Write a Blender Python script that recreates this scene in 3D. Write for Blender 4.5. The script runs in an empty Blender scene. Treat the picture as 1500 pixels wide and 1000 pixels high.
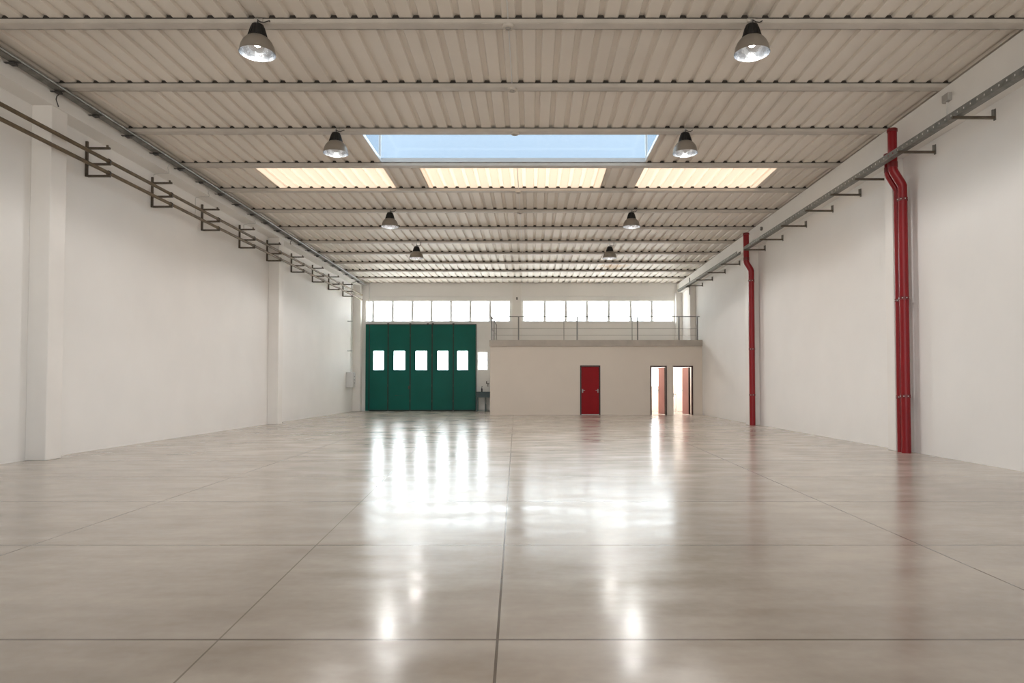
import bpy, bmesh, math
from mathutils import Vector, Matrix

S = bpy.context.scene
COL = S.collection
PI = math.pi

# ------------------------------------------------------------------ helpers
def mat(name, color, rough=0.6, metal=0.0, spec=0.5, noise=None, coat=0.0, bump=None):
    m = bpy.data.materials.new(name); m.use_nodes = True
    nt = m.node_tree; b = nt.nodes['Principled BSDF']
    b.inputs['Base Color'].default_value = (*color, 1)
    b.inputs['Roughness'].default_value = rough
    b.inputs['Metallic'].default_value = metal
    b.inputs['Specular IOR Level'].default_value = spec
    b.inputs['Coat Weight'].default_value = coat
    if noise:
        scale, amt = noise
        tc = nt.nodes.new('ShaderNodeTexCoord')
        nz = nt.nodes.new('ShaderNodeTexNoise'); nz.inputs['Scale'].default_value = scale
        nz.inputs['Detail'].default_value = 5
        nt.links.new(tc.outputs['Object'], nz.inputs['Vector'])
        mr = nt.nodes.new('ShaderNodeMapRange')
        mr.inputs['From Min'].default_value = 0.3; mr.inputs['From Max'].default_value = 0.7
        mr.inputs['To Min'].default_value = 1 - amt; mr.inputs['To Max'].default_value = 1 + amt
        nt.links.new(nz.outputs['Fac'], mr.inputs['Value'])
        mx = nt.nodes.new('ShaderNodeMix'); mx.data_type = 'RGBA'; mx.blend_type = 'MULTIPLY'
        mx.inputs[0].default_value = 1.0
        mx.inputs[6].default_value = (*color, 1)
        nt.links.new(mr.outputs['Result'], mx.inputs[7])
        nt.links.new(mx.outputs[2], b.inputs['Base Color'])
    if bump:
        scale, st = bump
        tc = nt.nodes.new('ShaderNodeTexCoord')
        nz = nt.nodes.new('ShaderNodeTexNoise'); nz.inputs['Scale'].default_value = scale
        nt.links.new(tc.outputs['Object'], nz.inputs['Vector'])
        bp = nt.nodes.new('ShaderNodeBump'); bp.inputs['Strength'].default_value = st
        bp.inputs['Distance'].default_value = 0.02
        nt.links.new(nz.outputs['Fac'], bp.inputs['Height'])
        nt.links.new(bp.outputs['Normal'], b.inputs['Normal'])
    return m

def emis(name, color, strength):
    m = bpy.data.materials.new(name); m.use_nodes = True
    b = m.node_tree.nodes['Principled BSDF']
    b.inputs['Base Color'].default_value = (*color, 1)
    b.inputs['Emission Color'].default_value = (*color, 1)
    b.inputs['Emission Strength'].default_value = strength
    return m

def pane_mat(name, clear, tint, white=(0.9, 0.93, 0.95), gloss=0.06):
    """thin window pane: clear share, milky share and a little reflection"""
    m = bpy.data.materials.new(name); m.use_nodes = True
    nt = m.node_tree; nt.nodes.clear()
    out = nt.nodes.new('ShaderNodeOutputMaterial')
    tr = nt.nodes.new('ShaderNodeBsdfTransparent'); tr.inputs[0].default_value = (*tint, 1)
    tl = nt.nodes.new('ShaderNodeBsdfTranslucent'); tl.inputs[0].default_value = (*white, 1)
    gl = nt.nodes.new('ShaderNodeBsdfGlossy'); gl.inputs['Roughness'].default_value = 0.05
    a = nt.nodes.new('ShaderNodeMixShader'); a.inputs[0].default_value = clear
    nt.links.new(tl.outputs[0], a.inputs[1]); nt.links.new(tr.outputs[0], a.inputs[2])
    b = nt.nodes.new('ShaderNodeMixShader'); b.inputs[0].default_value = gloss
    nt.links.new(a.outputs[0], b.inputs[1]); nt.links.new(gl.outputs[0], b.inputs[2])
    nt.links.new(b.outputs[0], out.inputs[0])
    return m

def translucent_mat(name, color, tint):
    m = bpy.data.materials.new(name); m.use_nodes = True
    nt = m.node_tree; nt.nodes.clear()
    out = nt.nodes.new('ShaderNodeOutputMaterial')
    tl = nt.nodes.new('ShaderNodeBsdfTranslucent'); tl.inputs[0].default_value = (*tint, 1)
    df = nt.nodes.new('ShaderNodeBsdfDiffuse'); df.inputs[0].default_value = (*color, 1)
    a = nt.nodes.new('ShaderNodeMixShader'); a.inputs[0].default_value = 0.88
    nt.links.new(df.outputs[0], a.inputs[1]); nt.links.new(tl.outputs[0], a.inputs[2])
    nt.links.new(a.outputs[0], out.inputs[0])
    return m

class MB:
    """collects shapes, builds ONE mesh object"""
    def __init__(self): self.bm = bmesh.new()
    def box(self, x0, x1, y0, y1, z0, z1, bevel=0.0):
        vs = [self.bm.verts.new(p) for p in
              [(x0,y0,z0),(x1,y0,z0),(x1,y1,z0),(x0,y1,z0),(x0,y0,z1),(x1,y0,z1),(x1,y1,z1),(x0,y1,z1)]]
        fs = [self.bm.faces.new([vs[i] for i in f]) for f in
              [(0,3,2,1),(4,5,6,7),(0,1,5,4),(1,2,6,5),(2,3,7,6),(3,0,4,7)]]
        if bevel:
            es = list({e for f in fs for e in f.edges})
            bmesh.ops.bevel(self.bm, geom=es, offset=bevel, segments=2, affect='EDGES', profile=0.5)
        return self
    def hexa(self, pts):
        """8 points: bottom ring then top ring"""
        vs = [self.bm.verts.new(p) for p in pts]
        for f in [(0,3,2,1),(4,5,6,7),(0,1,5,4),(1,2,6,5),(2,3,7,6),(3,0,4,7)]:
            self.bm.faces.new([vs[i] for i in f])
        return self
    def lathe(self, prof, x=0, y=0, z=0, n=32, close=False):
        rings = []
        for r, h in prof:
            if r < 1e-5: rings.append([self.bm.verts.new((x, y, z + h))])
            else: rings.append([self.bm.verts.new((x + r*math.cos(2*PI*k/n), y + r*math.sin(2*PI*k/n), z + h)) for k in range(n)])
        pairs = list(zip(rings, rings[1:]))
        if close: pairs.append((rings[-1], rings[0]))
        for a, b in pairs:
            for k in range(n):
                if len(a) == 1 and len(b) == 1: continue
                if len(a) == 1: self.bm.faces.new((a[0], b[k], b[(k+1) % n]))
                elif len(b) == 1: self.bm.faces.new((a[k], a[(k+1) % n], b[0]))
                else: self.bm.faces.new((a[k], a[(k+1) % n], b[(k+1) % n], b[k]))
        return self
    def tube(self, pts, r, n=12, cap=True):
        pts = [Vector(p) for p in pts]
        rings = []; prev = None
        for i, p in enumerate(pts):
            a = (pts[i] - pts[i-1]).normalized() if i else None
            b = (pts[i+1] - pts[i]).normalized() if i < len(pts)-1 else None
            t = (a + b).normalized() if a and b else (a or b)
            k = 1.0
            if a and b: k = 1 / max(0.5, math.cos(a.angle(b) / 2))
            if prev is None:
                up = Vector((0, 0, 1)) if abs(t.z) < 0.9 else Vector((0, 1, 0))
                u = t.cross(up).normalized()
            else:
                u = (prev - t * prev.dot(t)).normalized()
            prev = u; v = t.cross(u)
            # widen across the mitre
            bend = None
            if a and b and a.angle(b) > 0.01: bend = (b - a).normalized()
            ring = []
            for j in range(n):
                d = u*math.cos(2*PI*j/n)*r + v*math.sin(2*PI*j/n)*r
                if bend is not None: d += bend * d.dot(bend) * (k - 1)
                ring.append(self.bm.verts.new(p + d))
            rings.append(ring)
        for a, b in zip(rings, rings[1:]):
            for j in range(n): self.bm.faces.new((a[j], a[(j+1) % n], b[(j+1) % n], b[j]))
        if cap:
            self.bm.faces.new(list(reversed(rings[0]))); self.bm.faces.new(rings[-1])
        return self
    def holes(self, u0, u1, v0, v1, holes, w0, w1, fn):
        """a slab in the u-v plane, w0..w1 thick, with rectangular holes"""
        us = sorted({u0, u1, *[h[0] for h in holes], *[h[1] for h in holes]})
        vs = sorted({v0, v1, *[h[2] for h in holes], *[h[3] for h in holes]})
        us = [u for u in us if u0 <= u <= u1]; vs = [v for v in vs if v0 <= v <= v1]
        def full(i, j):
            if i < 0 or j < 0 or i >= len(us)-1 or j >= len(vs)-1: return False
            cu = (us[i]+us[i+1])/2; cv = (vs[j]+vs[j+1])/2
            return not any(h[0] < cu < h[1] and h[2] < cv < h[3] for h in holes)
        cache = {}
        def V(u, v, w):
            k = (u, v, w)
            if k not in cache: cache[k] = self.bm.verts.new(fn(u, v, w))
            return cache[k]
        for i in range(len(us)-1):
            for j in range(len(vs)-1):
                if not full(i, j): continue
                a, b, c, d = us[i], us[i+1], vs[j], vs[j+1]
                self.bm.faces.new((V(a,c,w0), V(b,c,w0), V(b,d,w0), V(a,d,w0)))
                self.bm.faces.new((V(a,c,w1), V(a,d,w1), V(b,d,w1), V(b,c,w1)))
                if not full(i-1, j): self.bm.faces.new((V(a,c,w0), V(a,d,w0), V(a,d,w1), V(a,c,w1)))
                if not full(i+1, j): self.bm.faces.new((V(b,c,w0), V(b,c,w1), V(b,d,w1), V(b,d,w0)))
                if not full(i, j-1): self.bm.faces.new((V(a,c,w0), V(a,c,w1), V(b,c,w1), V(b,c,w0)))
                if not full(i, j+1): self.bm.faces.new((V(a,d,w0), V(b,d,w0), V(b,d,w1), V(a,d,w1)))
        return self
    def build(self, name, m, parent=None, smooth=False, loc=None):
        bmesh.ops.recalc_face_normals(self.bm, faces=self.bm.faces[:])
        me = bpy.data.meshes.new(name); self.bm.to_mesh(me); self.bm.free()
        if smooth:
            for p in me.polygons: p.use_smooth = True
            try: me.set_sharp_from_angle(angle=math.radians(35))
            except Exception: pass
        me.materials.append(m)
        o = bpy.data.objects.new(name, me); COL.objects.link(o)
        if parent: o.parent = parent
        if loc: o.location = loc
        return o

def tag(o, label=None, cat=None, group=None, kind=None):
    if label: o['label'] = label
    if cat: o['category'] = cat
    if group: o['group'] = group
    if kind: o['kind'] = kind
    return o
def empty(name, loc=(0,0,0), rz=0, **k):
    o = bpy.data.objects.new(name, None); COL.objects.link(o)
    o.location = loc; o.rotation_euler = (0, 0, rz); o.empty_display_size = 0.1
    return tag(o, **k)
def copy_tree(o, parent=None):
    c = o.copy(); COL.objects.link(c)
    if parent: c.parent = parent
    for ch in list(o.children): copy_tree(ch, c)
    return c
XZ = lambda u, v, w: (u, w, v)      # slab standing across the hall
YZ = lambda u, v, w: (w, u, v)      # slab standing along the hall

# ------------------------------------------------------------------ materials
M = {}
M['wall']     = mat('white_plaster', (0.81, 0.795, 0.775), 0.75, spec=0.3, noise=(0.9, 0.02), bump=(14, 0.05))
M['column']   = mat('column_paint', (0.79, 0.765, 0.735), 0.65, spec=0.35, noise=(1.2, 0.03))
M['beam']     = mat('beam_paint', (0.77, 0.75, 0.72), 0.65, spec=0.35, noise=(1.0, 0.03))
M['office']   = mat('office_plaster', (0.66, 0.59, 0.515), 0.8, spec=0.25, noise=(0.8, 0.02))
M['deck']     = mat('deck_sheet_steel', (0.71, 0.655, 0.59), 0.5, spec=0.4, noise=(0.7, 0.04))
def rust_stain(m, x, y, rx, ry):
    nt = m.node_tree; N = nt.nodes; L = nt.links; b = N['Principled BSDF']
    src = b.inputs['Base Color'].links[0].from_socket
    tc = N.new('ShaderNodeTexCoord'); mp = N.new('ShaderNodeMapping'); mp.vector_type = 'TEXTURE'
    mp.inputs['Location'].default_value = (x, y, 6.3); mp.inputs['Scale'].default_value = (rx, ry, 3)
    L.new(tc.outputs['Object'], mp.inputs[0])
    ln = N.new('ShaderNodeVectorMath'); ln.operation = 'LENGTH'; L.new(mp.outputs[0], ln.inputs[0])
    nz = N.new('ShaderNodeTexNoise'); nz.inputs['Scale'].default_value = 2.5; L.new(tc.outputs['Object'], nz.inputs['Vector'])
    ad = N.new('ShaderNodeMath'); ad.operation = 'ADD'; L.new(ln.outputs['Value'], ad.inputs[0]); L.new(nz.outputs['Fac'], ad.inputs[1])
    mr = N.new('ShaderNodeMapRange'); mr.inputs['From Min'].default_value = 1.45; mr.inputs['From Max'].default_value = 0.8
    mr.inputs['To Max'].default_value = 0.75
    L.new(ad.outputs[0], mr.inputs['Value'])
    mx = N.new('ShaderNodeMix'); mx.data_type = 'RGBA'; L.new(mr.outputs[0], mx.inputs[0]); L.new(src, mx.inputs[6]); mx.inputs[7].default_value = (.62, .36, .10, 1)
    L.new(mx.outputs[2], b.inputs['Base Color'])
rust_stain(M['deck'], 3.5, 29.0, 0.8, 0.9)
M['purlin']   = mat('purlin_steel', (0.52, 0.48, 0.435), 0.5, spec=0.4, noise=(3.0, 0.08))
M['shade']   = mat('dark_shade_colour', (0.045, 0.038, 0.032), 0.8)  # near-black colour standing in for shade above the purlins
M['galv']     = mat('galvanised_steel', (0.40, 0.42, 0.42), 0.38, metal=0.75, noise=(9, 0.2))
M['dgalv']    = mat('dull_galvanised_steel', (0.20, 0.195, 0.18), 0.5, metal=0.6, noise=(9, 0.25))
M['dark']     = mat('dark_clip_steel', (0.07, 0.065, 0.06), 0.55, metal=0.4)
M['rust']     = mat('brown_pipe_steel', (0.125, 0.085, 0.045), 0.5, metal=0.35, noise=(6, 0.3))
M['bracket']  = mat('bracket_steel', (0.10, 0.08, 0.06), 0.55, metal=0.3, noise=(8, 0.25))
M['red']      = mat('red_lacquer', (0.23, 0.003, 0.007), 0.36, spec=0.35, coat=0.08, noise=(2, 0.05))
M['red_dark'] = mat('red_collar_lacquer', (0.15, 0.006, 0.008), 0.35)
M['reddoor']  = mat('red_door_paint', (0.24, 0.002, 0.005), 0.5, spec=0.2, noise=(3, 0.04))
M['pinkdoor'] = mat('pale_red_door_paint', (0.50, 0.22, 0.21), 0.35)  # paler red than the closed door
M['frame']    = mat('dark_door_frame', (0.045, 0.018, 0.015), 0.45)
M['green']    = mat('green_door_paint', (0.0, 0.105, 0.082), 0.45, spec=0.25, noise=(1.2, 0.06))
M['seal']     = mat('dark_rubber_seal', (0.012, 0.022, 0.02), 0.6)
M['white']    = mat('white_window_metal', (0.55, 0.56, 0.57), 0.45)
M['mullion']  = mat('grey_mullion_metal', (0.72, 0.73, 0.74), 0.45)
M['concrete'] = mat('slab_edge_concrete', (0.43, 0.385, 0.335), 0.8, noise=(2.5, 0.1), bump=(20, 0.1))
M['rail']     = mat('railing_steel', (0.22, 0.215, 0.205), 0.45, metal=0.5)
M['black']    = mat('black_housing', (0.006, 0.006, 0.006), 0.5)
M['lampout']  = mat('spun_aluminium', (0.36, 0.335, 0.30), 0.42, metal=0.7)
M['lampin']   = mat('bright_reflector_aluminium', (0.86, 0.90, 0.95), 0.16, metal=1.0, bump=(30, 0.2))
M['bulb']     = emis('glowing_bulb_glass', (1.0, 0.97, 0.94), 22)
M['sink']     = mat('dark_green_grey_sink', (0.045, 0.075, 0.07), 0.4)
M['plastic']  = mat('light_grey_plastic', (0.58, 0.57, 0.55), 0.5)
M['boxgrey']  = mat('grey_electric_box', (0.68, 0.68, 0.67), 0.5)
M['fitting']  = mat('grey_fitting_plastic', (0.36, 0.345, 0.325), 0.5)
M['wire']     = mat('dark_cable_rubber', (0.05, 0.045, 0.04), 0.6)
M['chrome']   = mat('worn_chrome', (0.28, 0.27, 0.25), 0.35, metal=1.0)
M['bottle']   = mat('dark_bottle_plastic', (0.05, 0.05, 0.06), 0.35)
M['pane']     = pane_mat('milky_window_pane', 0.55, (0.97, 0.99, 1.0))
M['skyglass'] = pane_mat('skylight_glass', 0.93, (0.97, 0.99, 1.0), gloss=0.03)
M['sheet']    = translucent_mat('warm_translucent_sheet', (0.8, 0.66, 0.48), (1.0, 0.86, 0.73))

# polished concrete with saw-cut joints
def floor_mat():
    m = bpy.data.materials.new('polished_concrete'); m.use_nodes = True
    nt = m.node_tree; N = nt.nodes; L = nt.links; b = N['Principled BSDF']
    geo = N.new('ShaderNodeNewGeometry')
    sep = N.new('ShaderNodeSeparateXYZ'); L.new(geo.outputs['Position'], sep.inputs[0])
    def mth(op, a, bb=None, c=None):
        n = N.new('ShaderNodeMath'); n.operation = op
        for i, v in enumerate((a, bb, c)):
            if v is None: continue
            if isinstance(v, (int, float)): n.inputs[i].default_value = v
            else: L.new(v, n.inputs[i])
        return n.outputs[0]
    X, Y = sep.outputs['X'], sep.outputs['Y']
    lines = []
    # joints across the hall every 2.05 m
    t = mth('MULTIPLY', mth('SUBTRACT', Y, 3.52), 1/2.05)
    d = mth('MULTIPLY', mth('ABSOLUTE', mth('SUBTRACT', mth('FRACT', mth('ADD', t, 0.5)), 0.5)), 2.05)
    lines.append(mth('MULTIPLY', mth('LESS_THAN', d, 0.010), 0.9))
    # joints down the hall
    for a, k, w, s in ((-0.092, -0.0227, 0.007, 1.0), (2.99, 0.03, 0.007, 0.9), (-3.85, -0.035, 0.007, 0.85), (-1.34, -0.072, 0.005, 0.6)):
        d = mth('ABSOLUTE', mth('SUBTRACT', X, mth('MULTIPLY_ADD', Y, k, a)))
        lines.append(mth('MULTIPLY', mth('LESS_THAN', d, w), s))
    acc = lines[0]
    for l in lines[1:]: acc = mth('MAXIMUM', acc, l)
    def noise(scale, detail, rough, sx=1, sy=1):
        mp = N.new('ShaderNodeMapping'); mp.inputs['Scale'].default_value = (sx, sy, 1)
        L.new(geo.outputs['Position'], mp.inputs[0])
        n = N.new('ShaderNodeTexNoise'); n.inputs['Scale'].default_value = scale
        n.inputs['Detail'].default_value = detail; n.inputs['Roughness'].default_value = rough
        L.new(mp.outputs[0], n.inputs['Vector']); return n.outputs['Fac']
    big = noise(0.45, 3, 0.5); mid = noise(1.7, 4, 0.55, 0.6, 1.6); sm = noise(14, 3, 0.5)
    fine = mid
    v = mth('ADD', mth('ADD', mth('MULTIPLY', big, 0.5), mth('MULTIPLY', mid, 0.4)), mth('MULTIPLY', sm, 0.10))
    vr = N.new('ShaderNodeMapRange'); vr.inputs['From Min'].default_value = 0.39; vr.inputs['From Max'].default_value = 0.61
    L.new(v, vr.inputs['Value'])
    cr = N.new('ShaderNodeMix'); cr.data_type = 'RGBA'
    cr.inputs[6].default_value = (0.38, 0.335, 0.29, 1); cr.inputs[7].default_value = (0.54, 0.49, 0.435, 1)
    L.new(vr.outputs[0], cr.inputs[0])
    mx = N.new('ShaderNodeMix'); mx.data_type = 'RGBA'
    L.new(acc, mx.inputs[0]); L.new(cr.outputs[2], mx.inputs[6]); mx.inputs[7].default_value = (0.12, 0.095, 0.075, 1)
    L.new(mx.outputs[2], b.inputs['Base Color'])
    rr = N.new('ShaderNodeMapRange'); rr.inputs['From Min'].default_value = 0.3; rr.inputs['From Max'].default_value = 0.7
    rr.inputs['To Min'].default_value = 0.15; rr.inputs['To Max'].default_value = 0.262
    L.new(fine, rr.inputs['Value']); L.new(rr.outputs[0], b.inputs['Roughness'])
    b.inputs['Specular IOR Level'].default_value = 0.5
    bp = N.new('ShaderNodeBump'); bp.inputs['Strength'].default_value = 0.22; bp.inputs['Distance'].default_value = 0.02
    bv = noise(1.5, 2, 0.5)
    L.new(bv, bp.inputs['Height']); L.new(bp.outputs[0], b.inputs['Normal'])
    return m
M['floor'] = floor_mat()

# ------------------------------------------------------------------ the hall
XL, XR, YB, YF = -8.65, 7.35, 33.4, -6.0      # left wall, right wall, back wall, open near end
def RZ(y): return 6.5 - 0.01*(y - 11.8)        # underside of the roof sheets

tag(MB().box(XL-0.3, XR+0.3, YF-3, YB+0.3, -0.25, 0).build('floor', M['floor']), 'polished grey beige concrete floor with saw cut joints', kind='structure')
for nm, a, b in (('wall_left', XL-0.3, XL), ('wall_right', XR, XR+0.3)):
    tag(MB().box(a, b, YF, YB+0.3, 0, 6.8).build(nm, M['wall']),
        'white plastered long side wall ' + ('carrying brown pipes' if nm == 'wall_left' else 'with red downpipes'), kind='structure')

W = []   # holes in the back wall
CL = (-8.10, -1.04, 4.39, 5.40); CR = (-0.40, 6.98, 4.39, 5.40)
DR = (-7.80, -3.0, 1.90, 3.04); SW = (-2.62, -2.13, 2.0, 2.90)
RW = (5.87, 6.30, 1.20, 2.08); RW2 = (6.62, 6.88, 1.20, 2.08)
m = MB().holes(XL, XR, 0, 6.6, [CL, CR, DR, SW, RW, RW2], YB, YB+0.3, XZ)
m.box(XL, XR, YB-0.05, YB, 5.62, RZ(YB)-0.002)                    # ring beam band above the windows
tag(m.build('wall_back', M['wall']), 'white back wall with high window strips', kind='structure')

# pilasters
def pilaster(x0, x1, y0, y1, z1, label):
    m = MB().box(x0, x1, y0, y1, 0, z1, 0.012)
    o = m.build('pilaster', M['column'])
    return tag(o, label, kind='structure')
pilaster(XL, -8.30, 11.7, 12.1, 6.14, 'white square pilaster on left wall, the nearest to the camera')
pilaster(XL, -8.30, 22.4, 22.8, 6.14, 'white pilaster halfway down the left wall')
pilaster(XL, -8.27, 33.05, YB, 6.14, 'white corner pilaster beside the green door')
pilaster(7.12, XR, 13.36, 13.66, 5.76, 'white pilaster behind the nearest red downpipes')
pilaster(7.0, XR, 21.95, 22.3, 5.76, 'white pilaster behind the far red downpipe')
pilaster(7.10, XR, 30.4, 30.75, 5.76, 'pale pilaster rising behind the railing by right wall')
pilaster(7.05, XR, 33.1, YB, 5.76, 'white corner pilaster right of the right window strip')
tag(MB().box(-0.905, -0.47, YB-0.18, YB, 0, RZ(YB)-0.08).build('pilaster', M['column']), 'white pilaster between the two high window strips', kind='structure')

# eave beams (they follow the fall of the roof)
def beam(x0, x1, zb, nm, label):
    y0, y1 = YF, YB
    m = MB().hexa([(x0,y0,zb),(x1,y0,zb),(x1,y1,zb),(x0,y1,zb),
                   (x0,y0,RZ(y0)-.075),(x1,y0,RZ(y0)-.075),(x1,y1,RZ(y1)-.075),(x0,y1,RZ(y1)-.075)])
    return tag(m.build(nm, M['beam']), label, kind='structure')
beam(XL, -8.28, 6.14, 'trim_1', 'white concrete eave beam along the left wall')
beam(7.15, XR, 5.76, 'trim_2', 'white concrete eave beam along the right wall')

# roof deck: trapezoidal sheets, ribs run down the hall
PITCH, G0 = 0.293, -1.056
def profile(x0, x1, flat=0.0):
    """(x, rise) points of the underside between x0 and x1"""
    pts = [(x0, None)]
    k = math.floor((x0 - G0)/PITCH) - 1
    while True:
        c = G0 + k*PITCH
        if c - 0.06 > x1: break
        for dx, h in ((-0.055, 0.0), (-0.035, 0.042), (0.035, 0.042), (0.055, 0.0)):
            if x0 < c+dx < x1: pts.append((c+dx, h))
        k += 1
    pts.append((x1, None))
    out = []
    for i, (x, h) in enumerate(pts):
        if h is None:
            ph = ((x - G0 + PITCH/2) % PITCH) - PITCH/2
            a = abs(ph)
            h = 0.042 if a < 0.035 else (0.0 if a > 0.055 else 0.042*(0.055-a)/0.02)
        out.append((x, h))
    return out
def deck(m, x0, x1, y0, y1, top=0.075):
    pr = profile(x0, x1); bm = m.bm
    lo = [[bm.verts.new((x, y, RZ(y)+h)) for x, h in pr] for y in (y0, y1)]
    if top:
        hi = [[bm.verts.new((x, y, RZ(y)+top)) for x, h in pr] for y in (y0, y1)]
    else:
        hi = [[bm.verts.new((x, y, RZ(y)+h+0.004)) for x, h in pr] for y in (y0, y1)]
    n = len(pr)
    for i in range(n-1):
        bm.faces.new((lo[0][i], lo[1][i], lo[1][i+1], lo[0][i+1]))
        bm.faces.new((hi[0][i], hi[0][i+1], hi[1][i+1], hi[1][i]))
        bm.faces.new((lo[0][i], lo[0][i+1], hi[0][i+1], hi[0][i]))
        bm.faces.new((lo[1][i], hi[1][i], hi[1][i+1], lo[1][i+1]))
    for i in (0, n-1):
        bm.faces.new((lo[0][i], hi[0][i], hi[1][i], lo[1][i]))
PY = [9.59, 11.63, 13.65, 15.74, 17.72, 19.79, 21.90, 23.95, 25.95, 27.88, 29.77, 31.60]
SX0, SX1, SY0, SY1 = -3.50, 2.66, 13.83, 15.74      # skylight opening
TR = [(-6.58, -3.52), (-2.66, 1.80), (2.71, 5.87)]   # translucent sheets
TY0, TY1 = 15.86, 17.80
m = MB()
ex = 0.25
deck(m, XL-ex, XR+ex, YF, SY0)
deck(m, XL-ex, SX0, SY0, SY1); deck(m, SX1, XR+ex, SY0, SY1)
deck(m, XL-ex, XR+ex, SY1, TY0)
xs = [XL-ex] + [v for t in TR for v in t] + [XR+ex]
for i in range(0, len(xs), 2): deck(m, xs[i], xs[i+1], TY0, TY1)
deck(m, XL-ex, XR+ex, TY1, YB+0.3)
tag(m.build('ceiling', M['deck']), 'ribbed off white sheet steel roof deck', kind='structure')

for (a, b), lab in zip(TR, ('glowing warm translucent roof sheet, leftmost of the three behind the skylight',
                            'glowing warm translucent roof sheet, the wide middle one behind the skylight',
                            'glowing warm translucent roof sheet, rightmost of the three behind the skylight')):
    m = MB(); deck(m, a-0.02, b+0.02, TY0, TY1, top=0)
    for v in m.bm.verts: v.co.z += 0.0
    tag(m.build('translucent_roof_sheet', M['sheet']), lab, 'roof panel', 'translucent roof sheets')

# skylight: glazed lantern standing on the roof
sk = empty('window_3', ((SX0+SX1)/2, (SY0+SY1)/2, RZ(14.8)+0.07), label='glazed skylight lantern showing pale blue sky', kind='structure')
sx, sy = (SX1-SX0)/2, (SY1-SY0)/2
m = MB()
def ringbox(m, hx, hy, z0, z1, t):
    m.box(-hx-t, hx+t, -hy-t, -hy, z0, z1); m.box(-hx-t, hx+t, hy, hy+t, z0, z1)
    m.box(-hx-t, -hx, -hy, hy, z0, z1); m.box(hx, hx+t, -hy, hy, z0, z1)
ringbox(m, sx, sy, -0.03, 0.03, 0.05)
m.box(-sx, sx, sy-0.012, sy-0.001, -0.072, 0.0); m.box(-sx, sx, -sy+0.001, -sy+0.012, -0.072, 0.0)
m.box(-sx+.001, -sx+.012, -sy+.012, sy-.012, -0.072, 0.0); m.box(sx-.012, sx-.001, -sy+.012, sy-.012, -0.072, 0.0)
ringbox(m, sx, sy, 0.90, 0.95, 0.05)
m.build('frame', M['white'], sk)
for i in (-1, 1):
    for j in (-1, 1):
        MB().box(i*sx+(-.05 if i < 0 else 0), i*sx+(0 if i < 0 else .05), j*sy+(-.05 if j < 0 else 0), j*sy+(0 if j < 0 else .05), 0.03, 0.90).build('corner_post', M['white'], sk)
for i in (-1, 1):
    MB().box(i*(sx+.025)-.004, i*(sx+.025)+.004, -sy, sy, 0.03, 0.90).build('side_pane', M['skyglass'], sk)
    MB().box(-sx, sx, i*(sy+.025)-.004, i*(sy+.025)+.004, 0.03, 0.90).build('long_pane', M['skyglass'], sk)
MB().box(-sx, sx, -sy, sy, 0.92, 0.93).build('roof_pane', M['skyglass'], sk)

# ------------------------------------------------------------------ roof purlins
ordn = ['first', 'second', 'third', 'fourth', 'fifth', 'sixth', 'seventh', 'eighth', 'ninth', 'tenth', 'eleventh', 'twelfth']
extra = {0: ', carrying the two nearest pendant lamps', 1: ', empty and just beyond the nearest lamps', 2: ', at the near edge of the skylight',
         3: ', between skylight and translucent sheets', 4: ', at the far edge of the translucent sheets', 11: ', the last before the back wall'}
for i, y in enumerate(PY):
    z = RZ(y)
    x0, x1 = XL+0.02, XR-0.02
    m = MB()
    m.box(x0, x1, y, y+0.012, z-0.07, z-0.001)             # web
    m.box(x0, x1, y+0.012, y+0.18, z-0.076, z-0.064)             # wide bottom flange
    m.box(x0, x1, y+0.168, y+0.18, z-0.076, z-0.045)       # lip
    pu = m.build('roof_purlin', M['purlin'])
    m = MB(); m.box(x0, x1, y-0.008, y+0.06, z-0.0135, z-0.0005)  # dark strip and groove blocks stand in for shade under the deck
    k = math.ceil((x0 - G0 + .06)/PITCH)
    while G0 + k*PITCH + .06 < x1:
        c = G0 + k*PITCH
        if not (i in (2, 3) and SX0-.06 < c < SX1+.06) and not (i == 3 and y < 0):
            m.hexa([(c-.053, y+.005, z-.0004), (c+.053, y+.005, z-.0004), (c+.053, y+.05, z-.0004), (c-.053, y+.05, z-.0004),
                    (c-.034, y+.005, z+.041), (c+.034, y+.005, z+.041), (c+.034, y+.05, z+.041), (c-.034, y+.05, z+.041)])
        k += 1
    m.build('purlin_shade', M['shade'], pu)
    tag(pu, 'painted steel roof purlin, %s from the camera%s' % (ordn[i], extra.get(i, '')), 'roof beam', 'roof purlins')

# ------------------------------------------------------------------ windows
def strip_window(nm, rect, mull, label):
    x0, x1, z0, z1 = rect
    w = empty(nm, (0, YB+0.12, 0), label=label, kind='structure')
    m = MB()
    m.box(x0, x1, -.03, .03, z0, z0+0.035); m.box(x0, x1, -.03, .03, z1-0.035, z1)
    m.box(x0, x0+0.035, -.03, .03, z0+.035, z1-.035); m.box(x1-0.035, x1, -.03, .03, z0+.035, z1-.035)
    m.build('window_frame', M['mullion'], w)
    for x in mull: MB().box(x-0.055, x+0.055, -.05, .05, z0+.035, z1-.035).build('mullion', M['mullion'], w)
    ed = [x0] + mull + [x1]
    for a, b in zip(ed, ed[1:]):
        MB().box(a+.05, b-.05, -.004, .004, z0+.035, z1-.035).build('pane', M['pane'], w)
    MB().box(x0-0.04, x1+0.04, -0.16, -0.03, z0-0.035, z0-0.001).build('window_sill', M['wall'], w)
    return w
strip_window('window_1', CL, [-7.77, -6.80, -5.83, -4.89, -3.94, -2.98, -2.01], 'high strip of eight bright panes above the green door')
strip_window('window_2', CR, [0.67, 1.71, 2.75, 3.82, 4.89, 5.93], 'high strip of seven bright panes above the railing')
strip_window('window_4', SW, [], 'small bright window above the sink beside the green door')
strip_window('window_5', RW, [], 'small bright window seen through the left open doorway')
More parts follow.
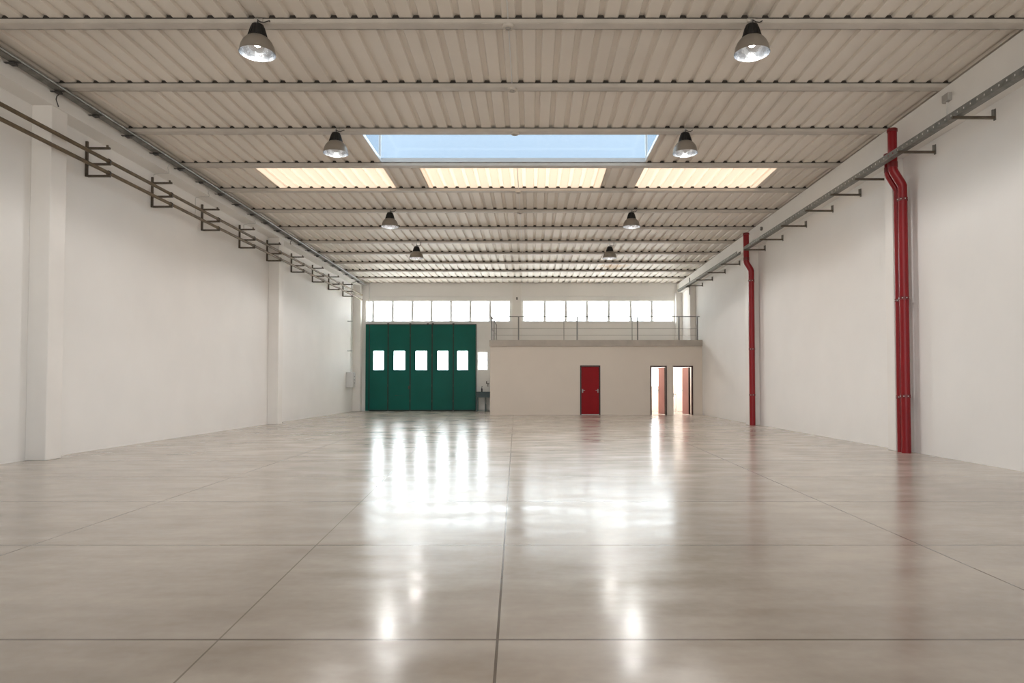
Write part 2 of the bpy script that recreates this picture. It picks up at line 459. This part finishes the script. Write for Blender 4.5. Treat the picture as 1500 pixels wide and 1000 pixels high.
strip_window('window_6', RW2, [], 'small bright window seen through the right open doorway')

# ------------------------------------------------------------------ green folding door
gd = empty('door_1', (0, YB-0.06, 0), label='big dark green folding door of five leaves with windows', kind='structure')
edges = [-7.90, -6.985, -5.905, -4.835, -3.80, -2.70]
wins = [(-7.71, -7.185), (-6.71, -6.15), (-5.645, -5.08), (-4.58, -4.04), (-3.61, -3.08)]
MB().box(-8.085, -7.92, -.03, .05, 0.02, 4.24).build('jamb_panel', M['green'], gd)
MB().box(-7.925, -7.895, -.045, .05, 0.02, 4.24).build('seal', M['seal'], gd)
for i in range(5):
    a, b = edges[i]+.012, edges[i+1]-.012
    wa, wb = wins[i]
    lf = MB().holes(a, b, 0.07, 4.21, [(wa, wb, 2.0, 2.94)], -.025, .025, XZ).build('door_leaf', M['green'], gd)
    MB().box(wa, wb, -.004, .004, 2.0, 2.94).build('pane', M['pane'], lf)
    g = MB().holes(wa-.025, wb+.025, 1.975, 2.965, [(wa+.01, wb-.01, 2.01, 2.93)], -.034, -.0255, XZ).build('window_frame', M['green'], lf)
    MB().box(a, b, -.03, .03, 0.0, 0.069).build('bottom_seal', M['seal'], lf)
    for z in (0.5, 1.25, 2.75, 3.7):
        if i < 4: MB().tube([(edges[i+1], -.04, z-.06), (edges[i+1], -.04, z+.06)], .016, 8).build('hinge', M['dark'], lf)
for x in edges[1:5]:
    MB().box(x-.028, x+.028, -.034, .03, 0.03, 4.21).build('seal', M['seal'], gd)
MB().box(-2.70, -2.675, -.04, .05, 0.02, 4.24).build('seal', M['seal'], gd)
MB().box(-8.085, -2.675, -.035, .04, 4.212, 4.25).build('top_rail', M['seal'], gd)
for x in (-6.985, -5.905, -5.05, -4.80, -3.80):
    MB().box(x-.05, x+.05, -.07, -.036, 4.20, 4.29, .008).build('roller_bracket', M['dark'], gd)
m = MB(); m.tube([(-6.62, -.026, .77), (-6.62, -.07, .77), (-6.33, -.07, .77), (-6.33, -.026, .77)], .014, 8); m.build('pull_handle', M['dark'], gd)
MB().box(-5.99, -5.93, -.05, -.026, 1.08, 1.24, .006).build('latch', M['dark'], gd)

# ------------------------------------------------------------------ office block with mezzanine
BX0, BY = -1.76, 29.3
ZW, ZS = 2.945, 3.205
D2 = (2.10, 2.97, 0, 2.12); D3 = (5.115, 5.82, 0, 2.105); D4 = (6.085, 6.945, 0, 2.105)
m = MB().holes(BX0, XR, 0, ZW, [D2, D3, D4], BY, BY+0.12, XZ)
m.box(BX0, BX0+0.12, BY+0.12, YB, 0, ZW)
m.box(4.70, 4.82, BY+0.12, YB, 0, ZW)
tag(m.build('wall_office', M['office']), 'beige plastered front of the low office block', kind='structure')
mz = MB().box(BX0-0.03, XR, BY-0.06, YB, ZW, ZS).build('floor_mezzanine', M['concrete'])
tag(mz, 'grey concrete mezzanine slab on top of the office block', kind='structure')

def door_frame(parent, rect, left=True, t=0.055):
    x0, x1, z0, z1 = rect
    m = MB()
    if left: m.box(x0, x0+t, -.02, .10, 0, z1)
    m.box(x1-t, x1, -.02, .10, 0, z1)
    m.box(x0+(t if left else 0), x1-t, -.02, .10, z1-t, z1)
    return m.build('door_frame', M['frame'], parent)
def lever(parent, x, y, z, s, yaw=1):
    m = MB()
    m.box(x-.02, x+.02, y-.008*yaw, y, z-.08, z+.08) if yaw > 0 else m.box(x-.02, x+.02, y, y+.008, z-.08, z+.08)
    m.tube([(x, y, z+.02), (x, y-.05*yaw, z+.02), (x+s*.10, y-.05*yaw, z+.02)], .01, 8)
    return m.build('handle', M['chrome'], parent)
# closed red door
d = empty('door_2', (0, BY, 0), label='closed red door in a dark frame', kind='structure')
door_frame(d, D2)
lf = MB().box(2.16, 2.91, .0, .045, .035, 2.06).build('door_leaf', M['reddoor'], d)
lever(lf, 2.21, 0, 1.03, 1); lever(lf, 2.865, 0, 1.03, -1)
MB().box(2.155, 2.915, -.02, .10, 0, .025).build('threshold', M['plastic'], d)
for z in (.3, 1.05, 1.85):
    MB().tube([(2.15, -.022, z-.05), (2.15, -.022, z+.05)], .011, 8).build('hinge', M['dark'], d)
# two open doors, leaves swung into the room
d = empty('door_3', (0, BY, 0), label='left open doorway in a dark frame, pale red leaf swung in', kind='structure')
door_frame(d, D3)
def swung(parent, hx, width, ang, mt):
    m = MB().box(-width, 0, 0, .045, .02, 2.04)
    o = m.build('door_leaf', mt, parent)
    o.location = (hx, .11, 0); o.rotation_euler = (0, 0, -ang)
    lever(o, -width+.06, 0, 1.03, 1)
    MB().box(-.03, .004, -.012, .057, .02, 2.04).build('hinge_stile', M['frame'], o)
    return o
swung(d, 5.765, .62, math.radians(73), M['pinkdoor'])
d = empty('door_4', (0, BY, 0), label='right open doorway beside right wall, pale red leaf swung in', kind='structure')
door_frame(d, D4, left=False)
swung(d, 6.80, .60, math.radians(74), M['pinkdoor'])
o = MB().box(6.088, 6.128, .10, .62, .02, 2.04).build('door_leaf', M['wall'], d); o['label'] = 'white door leaf'
lever(o, 6.11, .10, .85, 1)

# railing on the slab edge
r = empty('railing', (0, BY+0.02, ZS), label='thin grey steel railing along the mezzanine edge', cat='railing')
HT = 1.0
for x in (-1.70, -0.54, 1.98, 4.58, 6.36, 7.15):
    MB().box(x-.028, x+.028, -.02, .02, 0, HT).build('post', M['rail'], r)
for x in (1.41, 4.345):
    MB().box(x-.014, x+.014, -.012, .012, 0, HT-.02).build('slim_post', M['rail'], r)
MB().box(-1.73, XR-.10, -.02, .02, HT, HT+.03).build('top_rail', M['rail'], r)
MB().tube([(-1.70, 0, .50), (7.15, 0, .50)], .009, 8).build('middle_rail', M['rail'], r)
MB().tube([(-1.70, 0, .21), (7.15, 0, .21)], .006, 8).build('lower_rail', M['rail'], r)
MB().box(-1.72, -1.68, .02, YB-BY-.05, HT, HT+.03).build('side_rail', M['rail'], r)
MB().tube([(-1.70, 0, .50), (-1.70, YB-BY-.05, .50)], .011, 8).build('side_rail', M['rail'], r)
for y in (2.0, YB-BY-.12): MB().box(-1.72, -1.68, y-.02, y+.02, 0, HT).build('post', M['rail'], r)

# ------------------------------------------------------------------ pendant lamps
def make_lamp(chain):
    root = empty('pendant_lamp')
    # origin = hanger plate on the near face of the purlin
    MB().box(-.06, .06, .012, .0395, -.045, .0, .004).build('hanger_plate', M['purlin'], root)
    MB().tube([(0, .015, -.012), (0, -.01, -.012)], .006, 8).build('hanger_pin', M['galv'], root)
    c = chain
    MB().tube([(-.035, 0, -c-.02), (-.035, 0, -c+.012), (-.012, 0, -c+.035), (0, 0, -.006), (.012, 0, -c+.035), (.035, 0, -c+.012), (.035, 0, -c-.02)], .006, 8).build('hook', M['galv'], root)
    m = MB(); m.tube([(0.01, -.02, -c-.01), (.01, -.03, -c+.05), (.05, -.035, -c+.02), (.10, -.03, -c+.015), (.14, -.01, -c+.04), (.155, .02, -.03), (.155, .0395, -.03)], .008, 8)
    m.build('power_cable', M['wire'], root, True)
    m = MB().lathe([(0, 0), (.06, 0), (.082, -.012), (.092, -.04), (.13, -.185), (.128, -.195), (0, -.195)], 0, 0, -c, 32)
    cap = m.build('ballast_housing', M['black'], root, True)
    m = MB()
    for k in range(16):
        a = 2*PI*k/16; ca, sa = math.cos(a), math.sin(a)
        m.hexa([(ca*.128-sa*.004, sa*.128+ca*.004, -c-.18), (ca*.128+sa*.004, sa*.128-ca*.004, -c-.18), (ca*.137+sa*.004, sa*.137-ca*.004, -c-.18), (ca*.137-sa*.004, sa*.137+ca*.004, -c-.18),
                (ca*.09-sa*.004, sa*.09+ca*.004, -c-.05), (ca*.09+sa*.004, sa*.09-ca*.004, -c-.05), (ca*.099+sa*.004, sa*.099-ca*.004, -c-.05), (ca*.099-sa*.004, sa*.099+ca*.004, -c-.05)])
    m.build('cooling_fins', M['black'], cap)
    out = [(.10, -.175), (.125, -.185), (.165, -.215), (.20, -.26), (.226, -.315), (.240, -.37), (.247, -.415), (.250, -.42)]
    inn = [(.246, -.418), (.236, -.37), (.222, -.316), (.196, -.262), (.161, -.219), (.12, -.199), (.10, -.199)]
    MB().lathe(out + [(.246, -.4205)], 0, 0, -c, 40).build('reflector', M['lampout'], root, True)
    MB().lathe([(.2462, -.4195)] + inn[1:] + [(0, -.199)], 0, 0, -c, 40).build('reflector_lining', M['lampin'], root, True)
    MB().lathe([(0, -.20), (.022, -.20), (.022, -.225), (.04, -.245), (.05, -.275), (.042, -.305), (.022, -.32), (0, -.324)], 0, 0, -c, 24).build('bulb', M['bulb'], root, True)
    return root
rows = [(0, -3.88, 3.13, .095, 'first row, nearest the camera'), (2, -3.93, 3.10, .095, 'second row, beside the skylight'),
        (5, -4.11, 2.92, .095, 'third row, beyond the translucent sheets'), (7, -4.035, 2.765, .20, 'fourth row, farthest from the camera')]
p0 = make_lamp(.095); p1 = make_lamp(.20)
used = set()
for pi, xa, xb, ch, txt in rows:
    pr = p0 if ch < .15 else p1
    for x, side in ((xa, 'left'), (xb, 'right')):
        o = pr if id(pr) not in used else copy_tree(pr)
        used.add(id(pr))
        y = PY[pi]-.04
        o.location = (x, y, RZ(PY[pi])-.022)
        tag(o, 'lit bell pendant lamp, %s one of the %s' % (side, txt), 'lamp', 'pendant lamps')

# ------------------------------------------------------------------ left wall: brackets and brown pipes
def make_lbracket():
    root = empty('pipe_bracket')                     # origin on the wall, level 0
    MB().box(-.003, .045, -.02, .02, 5.33, 6.02).build('upright', M['bracket'], root)
    MB().box(.045, .47, -.02, .02, 5.865, 5.905).build('arm', M['bracket'], root)
    MB().box(.405, .435, -.018, .018, 5.905, 5.945).build('end_stop', M['bracket'], root)
    for z in (5.63, 5.40):
        MB().box(.045, .49, -.02, .02, z-.078, z-.038).build('arm', M['bracket'], root)
        o = MB().lathe([(.048, -.018), (.048, .018), (.0375, .018), (.0375, -.018)], 0, 0, 0, 20, close=True).build('pipe_clip', M['dark'], root, True)
        o.location = (.45, 0, z); o.rotation_euler = (PI/2, 0, 0)
    return root
LY = [13.14, 15.43, 17.79, 20.09, 22.20, 24.46, 26.83, 29.0, 31.2]
near = ['nearest to the camera', 'second from the camera', 'third from the camera', 'fourth from the camera', 'the one at the far pilaster',
        'fourth from the back wall', 'third from the back wall', 'second from the back wall', 'nearest the green door']
pb = make_lbracket()
for i, y in enumerate(LY):
    o = pb if i == 0 else copy_tree(pb)
    o.location = (XL, y, 0)
    tag(o, 'dark three armed steel pipe bracket on left wall, %s' % near[i], 'bracket', 'left wall pipe brackets')
for z, lab in ((5.63, 'upper brown steel pipe running along the left wall brackets'), (5.40, 'lower brown steel pipe running along the left wall brackets')):
    m = MB().tube([(-8.20, -5.0, z), (-8.20, 33.0, z)], .035, 14)
    for y in range(2, 33, 6): m.tube([(-8.20, y+.55, z), (-8.20, y+.63, z)], .0372, 14)
    tag(m.build('steel_pipe', M['rust'], None, True), lab, 'pipe', 'pipes on left wall')

# left cable tray at the eave
t = empty('cable_tray', (-8.12, 0, 0), label='galvanised cable tray along the top of the left eave beam', cat='cable tray')
def slope_bar(m, x0, x1, y0, y1, dz0, dz1):
    m.hexa([(x0,y0,RZ(y0)+dz0),(x1,y0,RZ(y0)+dz0),(x1,y1,RZ(y1)+dz0),(x0,y1,RZ(y1)+dz0),
            (x0,y0,RZ(y0)+dz1),(x1,y0,RZ(y0)+dz1),(x1,y1,RZ(y1)+dz1),(x0,y1,RZ(y1)+dz1)])
y0, y1 = YF+.5, 33.2
m = MB(); slope_bar(m, -.075, .075, y0, y1, -.15, -.145); slope_bar(m, .07, .075, y0, y1, -.145, -.095); slope_bar(m, -.075, -.07, y0, y1, -.145, -.095)
m.build('tray', M['dgalv'], t)
m = MB(); m.tube([(.045, y0, RZ(y0)-.113), (.045, y1, RZ(y1)-.113)], .018, 10); m.build('conduit', M['galv'], t, True)
m = MB(); m.tube([(.0, y0, RZ(y0)-.12), (.0, y1, RZ(y1)-.12)], .016, 10); m.build('conduit', M['galv'], t, True)
m = MB(); m.tube([(.10, y0, RZ(y0)-.135), (.10, y1, RZ(y1)-.135)], .014, 10); m.build('conduit', M['galv'], t, True)
y = 7.55
k = 0
while y < 33:
    mm = MB(); mm.box(-.16, .085, y-.025, y+.025, RZ(y)-.160, RZ(y)-.151); mm.box(-.07, .02, y-.05, y+.05, RZ(y)-.195, RZ(y)-.160, .008)
    mm.build('support_bracket', M['dark'], t)
    y += 1.01 if k % 2 == 0 else 1.03; k += 1

# thin cables hanging from the left tray down the beam
drops = [(11.75, 6.16, 'short dark cable dropping from left tray above the nearest pilaster'),
         (15.4, 5.95, 'thin pale cable dropping from left tray near the second pipe bracket'),
         (17.35, 5.70, 'thin pale cable dropping from left tray near the third pipe bracket'),
         (20.3, 5.90, 'thin pale cable dropping from left tray near the fourth pipe bracket'),
         (23.3, 6.1, 'thin dark cable dropping from left tray just past the far pilaster')]
for y, zb, lab in drops:
    z = RZ(y)-.152
    X0 = -8.268
    m = MB()
    pts = [(-8.22, y, z), (-8.255, y, z-.03), (X0, y+.0, z-.09), (X0, y+.06, 6.16)]
    if zb < 6.1: pts += [(X0-.02, y+.07, 6.12), (-8.50, y+.09, 6.128), (-8.638, y+.1, 6.10), (-8.642, y+.1, zb)]
    else: pts += [(X0, y+.05, zb)]
    m.tube(pts, .008, 8)
    tag(m.build('hanging_cable', M['wire'] if 'dark' in lab else M['plastic'], None, True), lab, 'cable', 'cables below the left tray')

# electric box and its conduit, left wall near the green door
e = empty('electric_box', (XL, 32.1, 1.17), label='grey electric box on left wall near green door', cat='electric box')
MB().box(0, .33, -.20, .20, 0, .70, .01).build('box_body', M['boxgrey'], e)
MB().box(.331, .345, -.18, .18, .03, .67, .005).build('box_door', M['plastic'], e)
for z in (.2, .35, .5): MB().box(.346, .362, -.05, -.01, z-.02, z+.02, .004).build('switch', M['dark'], e)
MB().box(.02, .30, -.212, -.2005, .05, .65).build('side_plate', M['boxgrey'], e)
c = empty('conduit_pipe', (XL+.19, 32.1, 1.88), label='grey conduit rising from electric box to the left cable tray', cat='conduit')
MB().tube([(0, 0, 0), (0, 0, 4.2), (.22, 0, 4.27), (.24, 0, 4.26)], .03, 12).build('tube', M['boxgrey'], c, True)
for z in (1.0, 2.4, 3.8): MB().box(-.19, .036, -.036, .036, z-.02, z+.02).build('clip', M['galv'], c)

# ------------------------------------------------------------------ right wall: trays, arms, downpipes
def tray(y0, y1, lab):
    t = empty('cable_tray', (6.775, 0, 5.545), label=lab, cat='cable tray', group='right wall cable trays')
    m = MB()
    m.box(-.06, .06, y0, y1, 0, .004)
    # side walls with slots: two rails and short uprights between them
    for x in (-.06, .056):
        m.box(x, x+.004, y0, y1, .004, .035); m.box(x, x+.004, y0, y1, .065, .10)
        y = y0
        while y < y1-.05:
            m.box(x, x+.004, y, y+.13, .035, .065); y += .16
    m.build('tray', M['dgalv'], t)
    m = MB(); m.tube([(-.02, y0-.05, .03), (-.02, y1+.05, .03)], .02, 10); m.build('conduit', M['galv'], t, True)
    m = MB(); m.tube([(.025, y0-.05, .03), (.025, y1+.05, .03)], .018, 10); m.build('conduit', M['galv'], t, True)
    return t
tray(YF+.5, 21.45, 'slotted galvanised cable tray along right wall, the long near run')
tr = tray(22.15, 31.2, 'slotted galvanised cable tray along right wall, run beyond the far downpipe')
MB().tube([(.10, 29.5, -.36), (.10, 29.5, .38)], .016, 8).build('hanger_rod', M['dark'], tr, True)
MB().box(-.06, .12, 29.47, 29.53, -.03, -.001).build('hanger_plate', M['dark'], tr)
def make_rarm():
    root = empty('tray_bracket')
    MB().box(-.68, -.012, -.02, .02, 5.505, 5.543).build('arm', M['bracket'], root)
    MB().box(-.0115, .003, -.025, .025, 5.48, 5.66).build('wall_plate', M['dgalv'], root)
    MB().box(-.05, -.012, -.012, .012, 5.544, 5.65).build('stop', M['dgalv'], root)
    return root
RY = [10.70, 12.3, 13.95, 15.1, 16.5, 18.1, 19.8, 21.3, 23.9, 25.7, 27.5, 29.1]
rl = ['nearest the camera', 'second from the camera', 'just beyond the near downpipes', 'second beyond the near downpipes', 'third beyond the near downpipes', 'fourth beyond the near downpipes',
      'second before the far downpipe', 'just before the far downpipe', 'just beyond the far downpipe', 'second beyond the far downpipe', 'third beyond the far downpipe', 'last, above the railing']
pa = make_rarm()
for i, y in enumerate(RY):
    o = pa if i == 0 else copy_tree(pa)
    o.location = (XR, y, 0)
    tag(o, 'steel arm holding the right cable tray, %s' % rl[i], 'bracket', 'right wall tray arms')

def downpipe(x_lo, x_up, y, r, jog, ztop, collars, label, ystrap):
    root = empty('downpipe', (x_lo, y, 0), label=label, cat='downpipe')
    dx = x_up - x_lo
    z1, z2 = jog
    e = .035
    pts = [(0,0,0), (0,0,z1-e), (dx*.12,0,z1+e*.6), (dx*.88,0,z2-e*.6), (dx,0,z2+e), (dx,0,ztop)]
    MB().tube(pts, r, 24).build('pipe', M['red'], root, True)
    for z in collars:
        MB().lathe([(r+.001, -.03), (r+.009, -.03), (r+.009, .03), (r+.001, .03)], 0, 0, z, 24, close=True).build('collar', M['red_dark'], root, True)
        m = MB()
        for a in range(5):
            t = math.radians(180 + a*45)
            m.box(math.cos(t)*(r+.012)-.008, math.cos(t)*(r+.012)+.008, math.sin(t)*(r+.012)-.008, math.sin(t)*(r+.012)+.008, z-.008, z+.008)
        m.build('screws', M['plastic'], root)
        MB().box(r*.9, r*.9+.02, r*.5, ystrap, z-.02, z+.02).build('strap', M['red_dark'], root)
    MB().lathe([(r+.001, -.05), (r+.007, -.05), (r+.007, .05), (r+.001, .05)], dx, 0, z2+.12, 24, close=True).build('collar', M['red_dark'], root, True)
    MB().lathe([(r+.001, 0), (r+.012, 0), (r+.012, .05), (r+.001, .05)], dx, 0, ztop-.06, 24, close=True).build('collar', M['red_dark'], root, True)
    return root
downpipe(7.135, 6.955, 13.02, .083, (5.14, 5.40), 6.22, (1.08, 2.95, 4.85), 'thick red downpipe, the front one of the nearest pair on right wall', .34-.0)
downpipe(7.128, 6.955, 13.21, .055, (5.10, 5.36), 5.80, (1.06, 2.93), 'thinner red downpipe, behind the thick one of the nearest pair', .15)
downpipe(7.055, 6.90, 21.79, .09, (4.97, 5.20), 6.16, (.97, 2.43, 4.62), 'single red downpipe farther along the right wall', .16)

# ------------------------------------------------------------------ small fittings
j = empty('junction_box', (7.15, 11.55, 6.20), label='pale grey junction box on right eave beam near the camera', cat='junction box', group='junction boxes')
MB().box(-.07, .003, -.09, .09, -.07, .07, .012).build('box_body', M['fitting'], j)
MB().box(-.078, -.0705, -.08, .08, -.06, .06, .004).build('lid', M['fitting'], j)
MB().tube([(-.035, 0, -.071), (-.035, 0, -.43)], .012, 8).build('conduit', M['plastic'], j, True)
j = empty('junction_box', (7.15, 21.0, 6.12), label='small round junction box on right eave beam near far downpipe', cat='junction box', group='junction boxes')
m = MB().lathe([(0, 0), (.055, 0), (.06, .01), (.06, .045), (.05, .055), (0, .055)], 0, 0, 0, 24); o = m.build('box_body', M['dgalv'], j, True); o.rotation_euler = (0, -PI/2, 0); o.location = (.003, 0, 0)
MB().box(-.062, -.056, -.012, .012, -.012, .012).build('lid_screw', M['plastic'], j)

c = empty('ceiling_conduit', (-.33, 0, 0), label='thin grey conduit running along the roof centre line', cat='conduit')
for a, b in zip([7.6] + PY, PY):
    if 13.6 < b < 17: continue
    ya, yb = a+.185, b-.025
    m = MB().tube([(0, ya, RZ(ya)-.012), (0, yb, RZ(yb)-.012)], .009, 8)
    m.build('tube', M['boxgrey'], c, True)
jl = {0: 'round conduit box at roof centre on the nearest purlin', 1: 'round conduit box at roof centre on the second purlin', 2: 'round conduit box at near edge of the skylight',
      4: 'round conduit box beyond the middle translucent sheet', 5: 'round conduit box at roof centre between the third row lamps'}
for i in jl:
    y = PY[i]
    j = empty('junction_box', (-.33, y+.07, RZ(y)-.0765), label=jl[i], cat='junction box', group='round roof boxes')
    MB().lathe([(0, 0), (.085, 0), (.085, -.03), (.07, -.04), (.07, -.034), (0, -.034)], 0, 0, 0, 28).build('box_body', M['purlin'], j, True)
    MB().lathe([(.03, -.0345), (.04, -.0345), (.04, -.044), (.03, -.044)], 0, 0, 0, 20, close=True).build('lid', M['fitting'], j, True)

# lamp conduit down the back wall at left, beside the high window
tag(MB().tube([(-7.93, YB-.067, RZ(YB)-.003), (-7.93, YB-.067, 5.22)], .022, 10).build('conduit_pipe', M['boxgrey'], None, True), 'short grey conduit hanging over left end of the high windows', 'conduit')
# small emergency fixtures on the back wall
f = empty('wall_socket', (-.69, YB-.18, 5.50), label='tiny dark socket on pilaster between the high window strips', cat='socket')
MB().box(-.04, .04, -.03, -.0005, -.06, .06, .006).build('plate', M['dark'], f)
MB().box(-.025, .025, -.04, -.0305, .0, .035).build('switch', M['plastic'], f)

# utility sink between green door and office block
s = empty('utility_sink', (-2.22, 33.0, 0), label='dark utility sink on thin legs between green door and office block', cat='sink')
m = MB().holes(-.42, .42, -.27, .27, [(-.37, .37, -.22, .22)], .68, .93, lambda u, v, w: (u, v, w))
m.box(-.37, .37, -.22, .22, .68, .70)
m.build('basin', M['sink'], s)
m = MB().holes(-.44, .44, -.29, .29, [(-.37, .37, -.22, .22)], .931, .95, lambda u, v, w: (u, v, w)); m.build('rim', M['sink'], s)
for x in (-.36, .02, .38):
    for y in (-.23, .23): MB().box(x-.022, x+.022, y-.022, y+.022, 0, .679).build('leg', M['sink'], s)
MB().box(-.36, .38, -.245, -.215, .06, .09).build('stretcher', M['sink'], s)
MB().tube([(.02, 0, .679), (.02, 0, .45), (.02, .12, .38), (.02, .30, .38)], .025, 10).build('waste_pipe', M['plastic'], s, True)
t = empty('wall_tap', (-2.10, YB, 1.32), label='dark wall tap above the sink', cat='tap')
MB().tube([(0, -.0005, 0), (0, -.20, 0), (0, -.23, -.02), (0, -.23, -.12)], .016, 10).build('spout', M['dark'], t, True)
MB().box(-.09, .06, -.13, -.09, .017, .04).build('tap_handle', M['dark'], t)
MB().box(-.09, -.05, -.13, -.09, .041, .14).build('tap_handle', M['dark'], t)
b = empty('soap_bottle', (-2.40, 33.25, .951), label='slim dark bottle standing on back rim of the sink', cat='bottle')
MB().lathe([(0, 0), (.035, 0), (.035, .14), (.015, .17), (.015, .20), (0, .20)], 0, 0, 0, 16).build('bottle_body', M['bottle'], b, True)
MB().tube([(0, 0, .20), (0, 0, .26), (.05, 0, .26)], .008, 8).build('pump', M['dark'], b, True)

# ------------------------------------------------------------------ daylight
w = bpy.data.worlds.new('daylight_sky'); S.world = w; w.use_nodes = True
nt = w.node_tree; N = nt.nodes; L = nt.links
bg = N['Background']
tc = N.new('ShaderNodeTexCoord'); sp = N.new('ShaderNodeSeparateXYZ'); L.new(tc.outputs['Generated'], sp.inputs[0])
mr = N.new('ShaderNodeMapRange'); mr.inputs['From Min'].default_value = -1; mr.inputs['From Max'].default_value = 1
L.new(sp.outputs['Z'], mr.inputs['Value'])
cr = N.new('ShaderNodeValToRGB'); L.new(mr.outputs[0], cr.inputs[0])
def sky_ramp(stops):
    el = cr.color_ramp.elements
    el[0].position, el[0].color = (stops[0][0]+1)/2, (*stops[0][1], 1)
    el[1].position, el[1].color = (stops[-1][0]+1)/2, (*stops[-1][1], 1)
    for z, c in stops[1:-1]:
        n = el.new((z+1)/2); n.color = (*c, 1)
LAMP_W = 138
K = 20.0   # ramp colours are stored divided by K
BACKSKY = 0.15
sky_ramp([(-1.0, (.40, .37, .33)), (-0.02, (.78, .74, .67)), (0.0, (.38, .435, .475)), (0.21, (.38, .435, .475)),
          (0.29, (.0096, .0146, .0206)), (0.48, (.0088, .0140, .0206)), (0.66, (.084, .089, .092)), (1.0, (.107, .110, .113))])
L.new(cr.outputs[0], bg.inputs['Color'])
# brighter, sunnier sky on the far side of the hall
fy = N.new('ShaderNodeMapRange'); fy.inputs['From Min'].default_value = -0.6; fy.inputs['From Max'].default_value = 0.6
fy.inputs['To Min'].default_value = K*BACKSKY; fy.inputs['To Max'].default_value = K
L.new(sp.outputs['Y'], fy.inputs['Value']); L.new(fy.outputs[0], bg.inputs['Strength'])

def portal(name, loc, rot, sx_, sy_):
    l = bpy.data.lights.new(name, 'AREA'); l.shape = 'RECTANGLE'; l.size = sx_; l.size_y = sy_
    l.cycles.is_portal = True
    o = bpy.data.objects.new(name, l); COL.objects.link(o); o.location = loc; o.rotation_euler = rot
    return o
portal('open_end_daylight', ((XL+XR)/2, YF, 3.3), (PI/2, 0, 0), XR-XL, 6.6)
for nm, r_ in (('window_daylight', CL), ('window_daylight', CR), ('window_daylight', RW), ('window_daylight', SW)):
    portal(nm, ((r_[0]+r_[1])/2, YB+.2, (r_[2]+r_[3])/2), (-PI/2, 0, 0), r_[1]-r_[0], r_[3]-r_[2])
portal('door_window_daylight', (-5.4, YB+.1, 2.47), (-PI/2, 0, 0), 4.7, .95)
portal('skylight_daylight', ((SX0+SX1)/2, (SY0+SY1)/2, RZ(14.8)+1.0), (0, 0, 0), SX1-SX0, SY1-SY0)
# added point light without a fixture, brightens the room behind the open doorways
l = bpy.data.lights.new('washroom_fill', 'POINT'); l.energy = 130; l.shadow_soft_size = .15; l.color = (1, .96, .92)
o = bpy.data.objects.new('washroom_fill', l); COL.objects.link(o); o.location = (6.2, 31.6, 2.6)

# light of the pendant lamps (four rows in view, plus an added unseen pair without fixtures above the camera)
LAMPS = [(x, PY[pi]-.04, RZ(PY[pi])-.022-ch-.345) for pi, xa, xb, ch, txt in rows for x in (xa, xb)] + [(-3.94, 4.6, 6.1), (3.18, 4.6, 6.1)]
for p in LAMPS:
    l = bpy.data.lights.new('pendant_and_added_light', 'SPOT'); l.energy = LAMP_W * (0.3 if p[1] < 5 else 1.0); l.spot_size = math.radians(165); l.spot_blend = 0.3
    l.shadow_soft_size = .04; l.color = (1.0, .985, .965)
    o = bpy.data.objects.new('pendant_and_added_light', l); COL.objects.link(o); o.location = p

# ------------------------------------------------------------------ camera
cam = bpy.data.cameras.new('camera'); cam.lens = 24.0; cam.sensor_width = 36.0; cam.sensor_fit = 'HORIZONTAL'
cam.shift_x = -28/1500; cam.shift_y = 35/1500; cam.clip_end = 300
co = bpy.data.objects.new('camera', cam); COL.objects.link(co)
co.location = (0, 0, 1.3); co.rotation_euler = (PI/2 + math.atan(.028), 0, 0)
S.camera = co

vs = S.view_settings
vs.view_transform = 'Standard'; vs.look = 'None'; vs.gamma = 1.0; vs.use_curve_mapping = False
vs.exposure = 0.70
S.display_settings.display_device = 'sRGB'
cy = S.cycles
cy.max_bounces = 14; cy.diffuse_bounces = 9; cy.glossy_bounces = 4; cy.transmission_bounces = 6; cy.transparent_max_bounces = 12
cy.use_denoising = True; cy.sample_clamp_indirect = 8.0
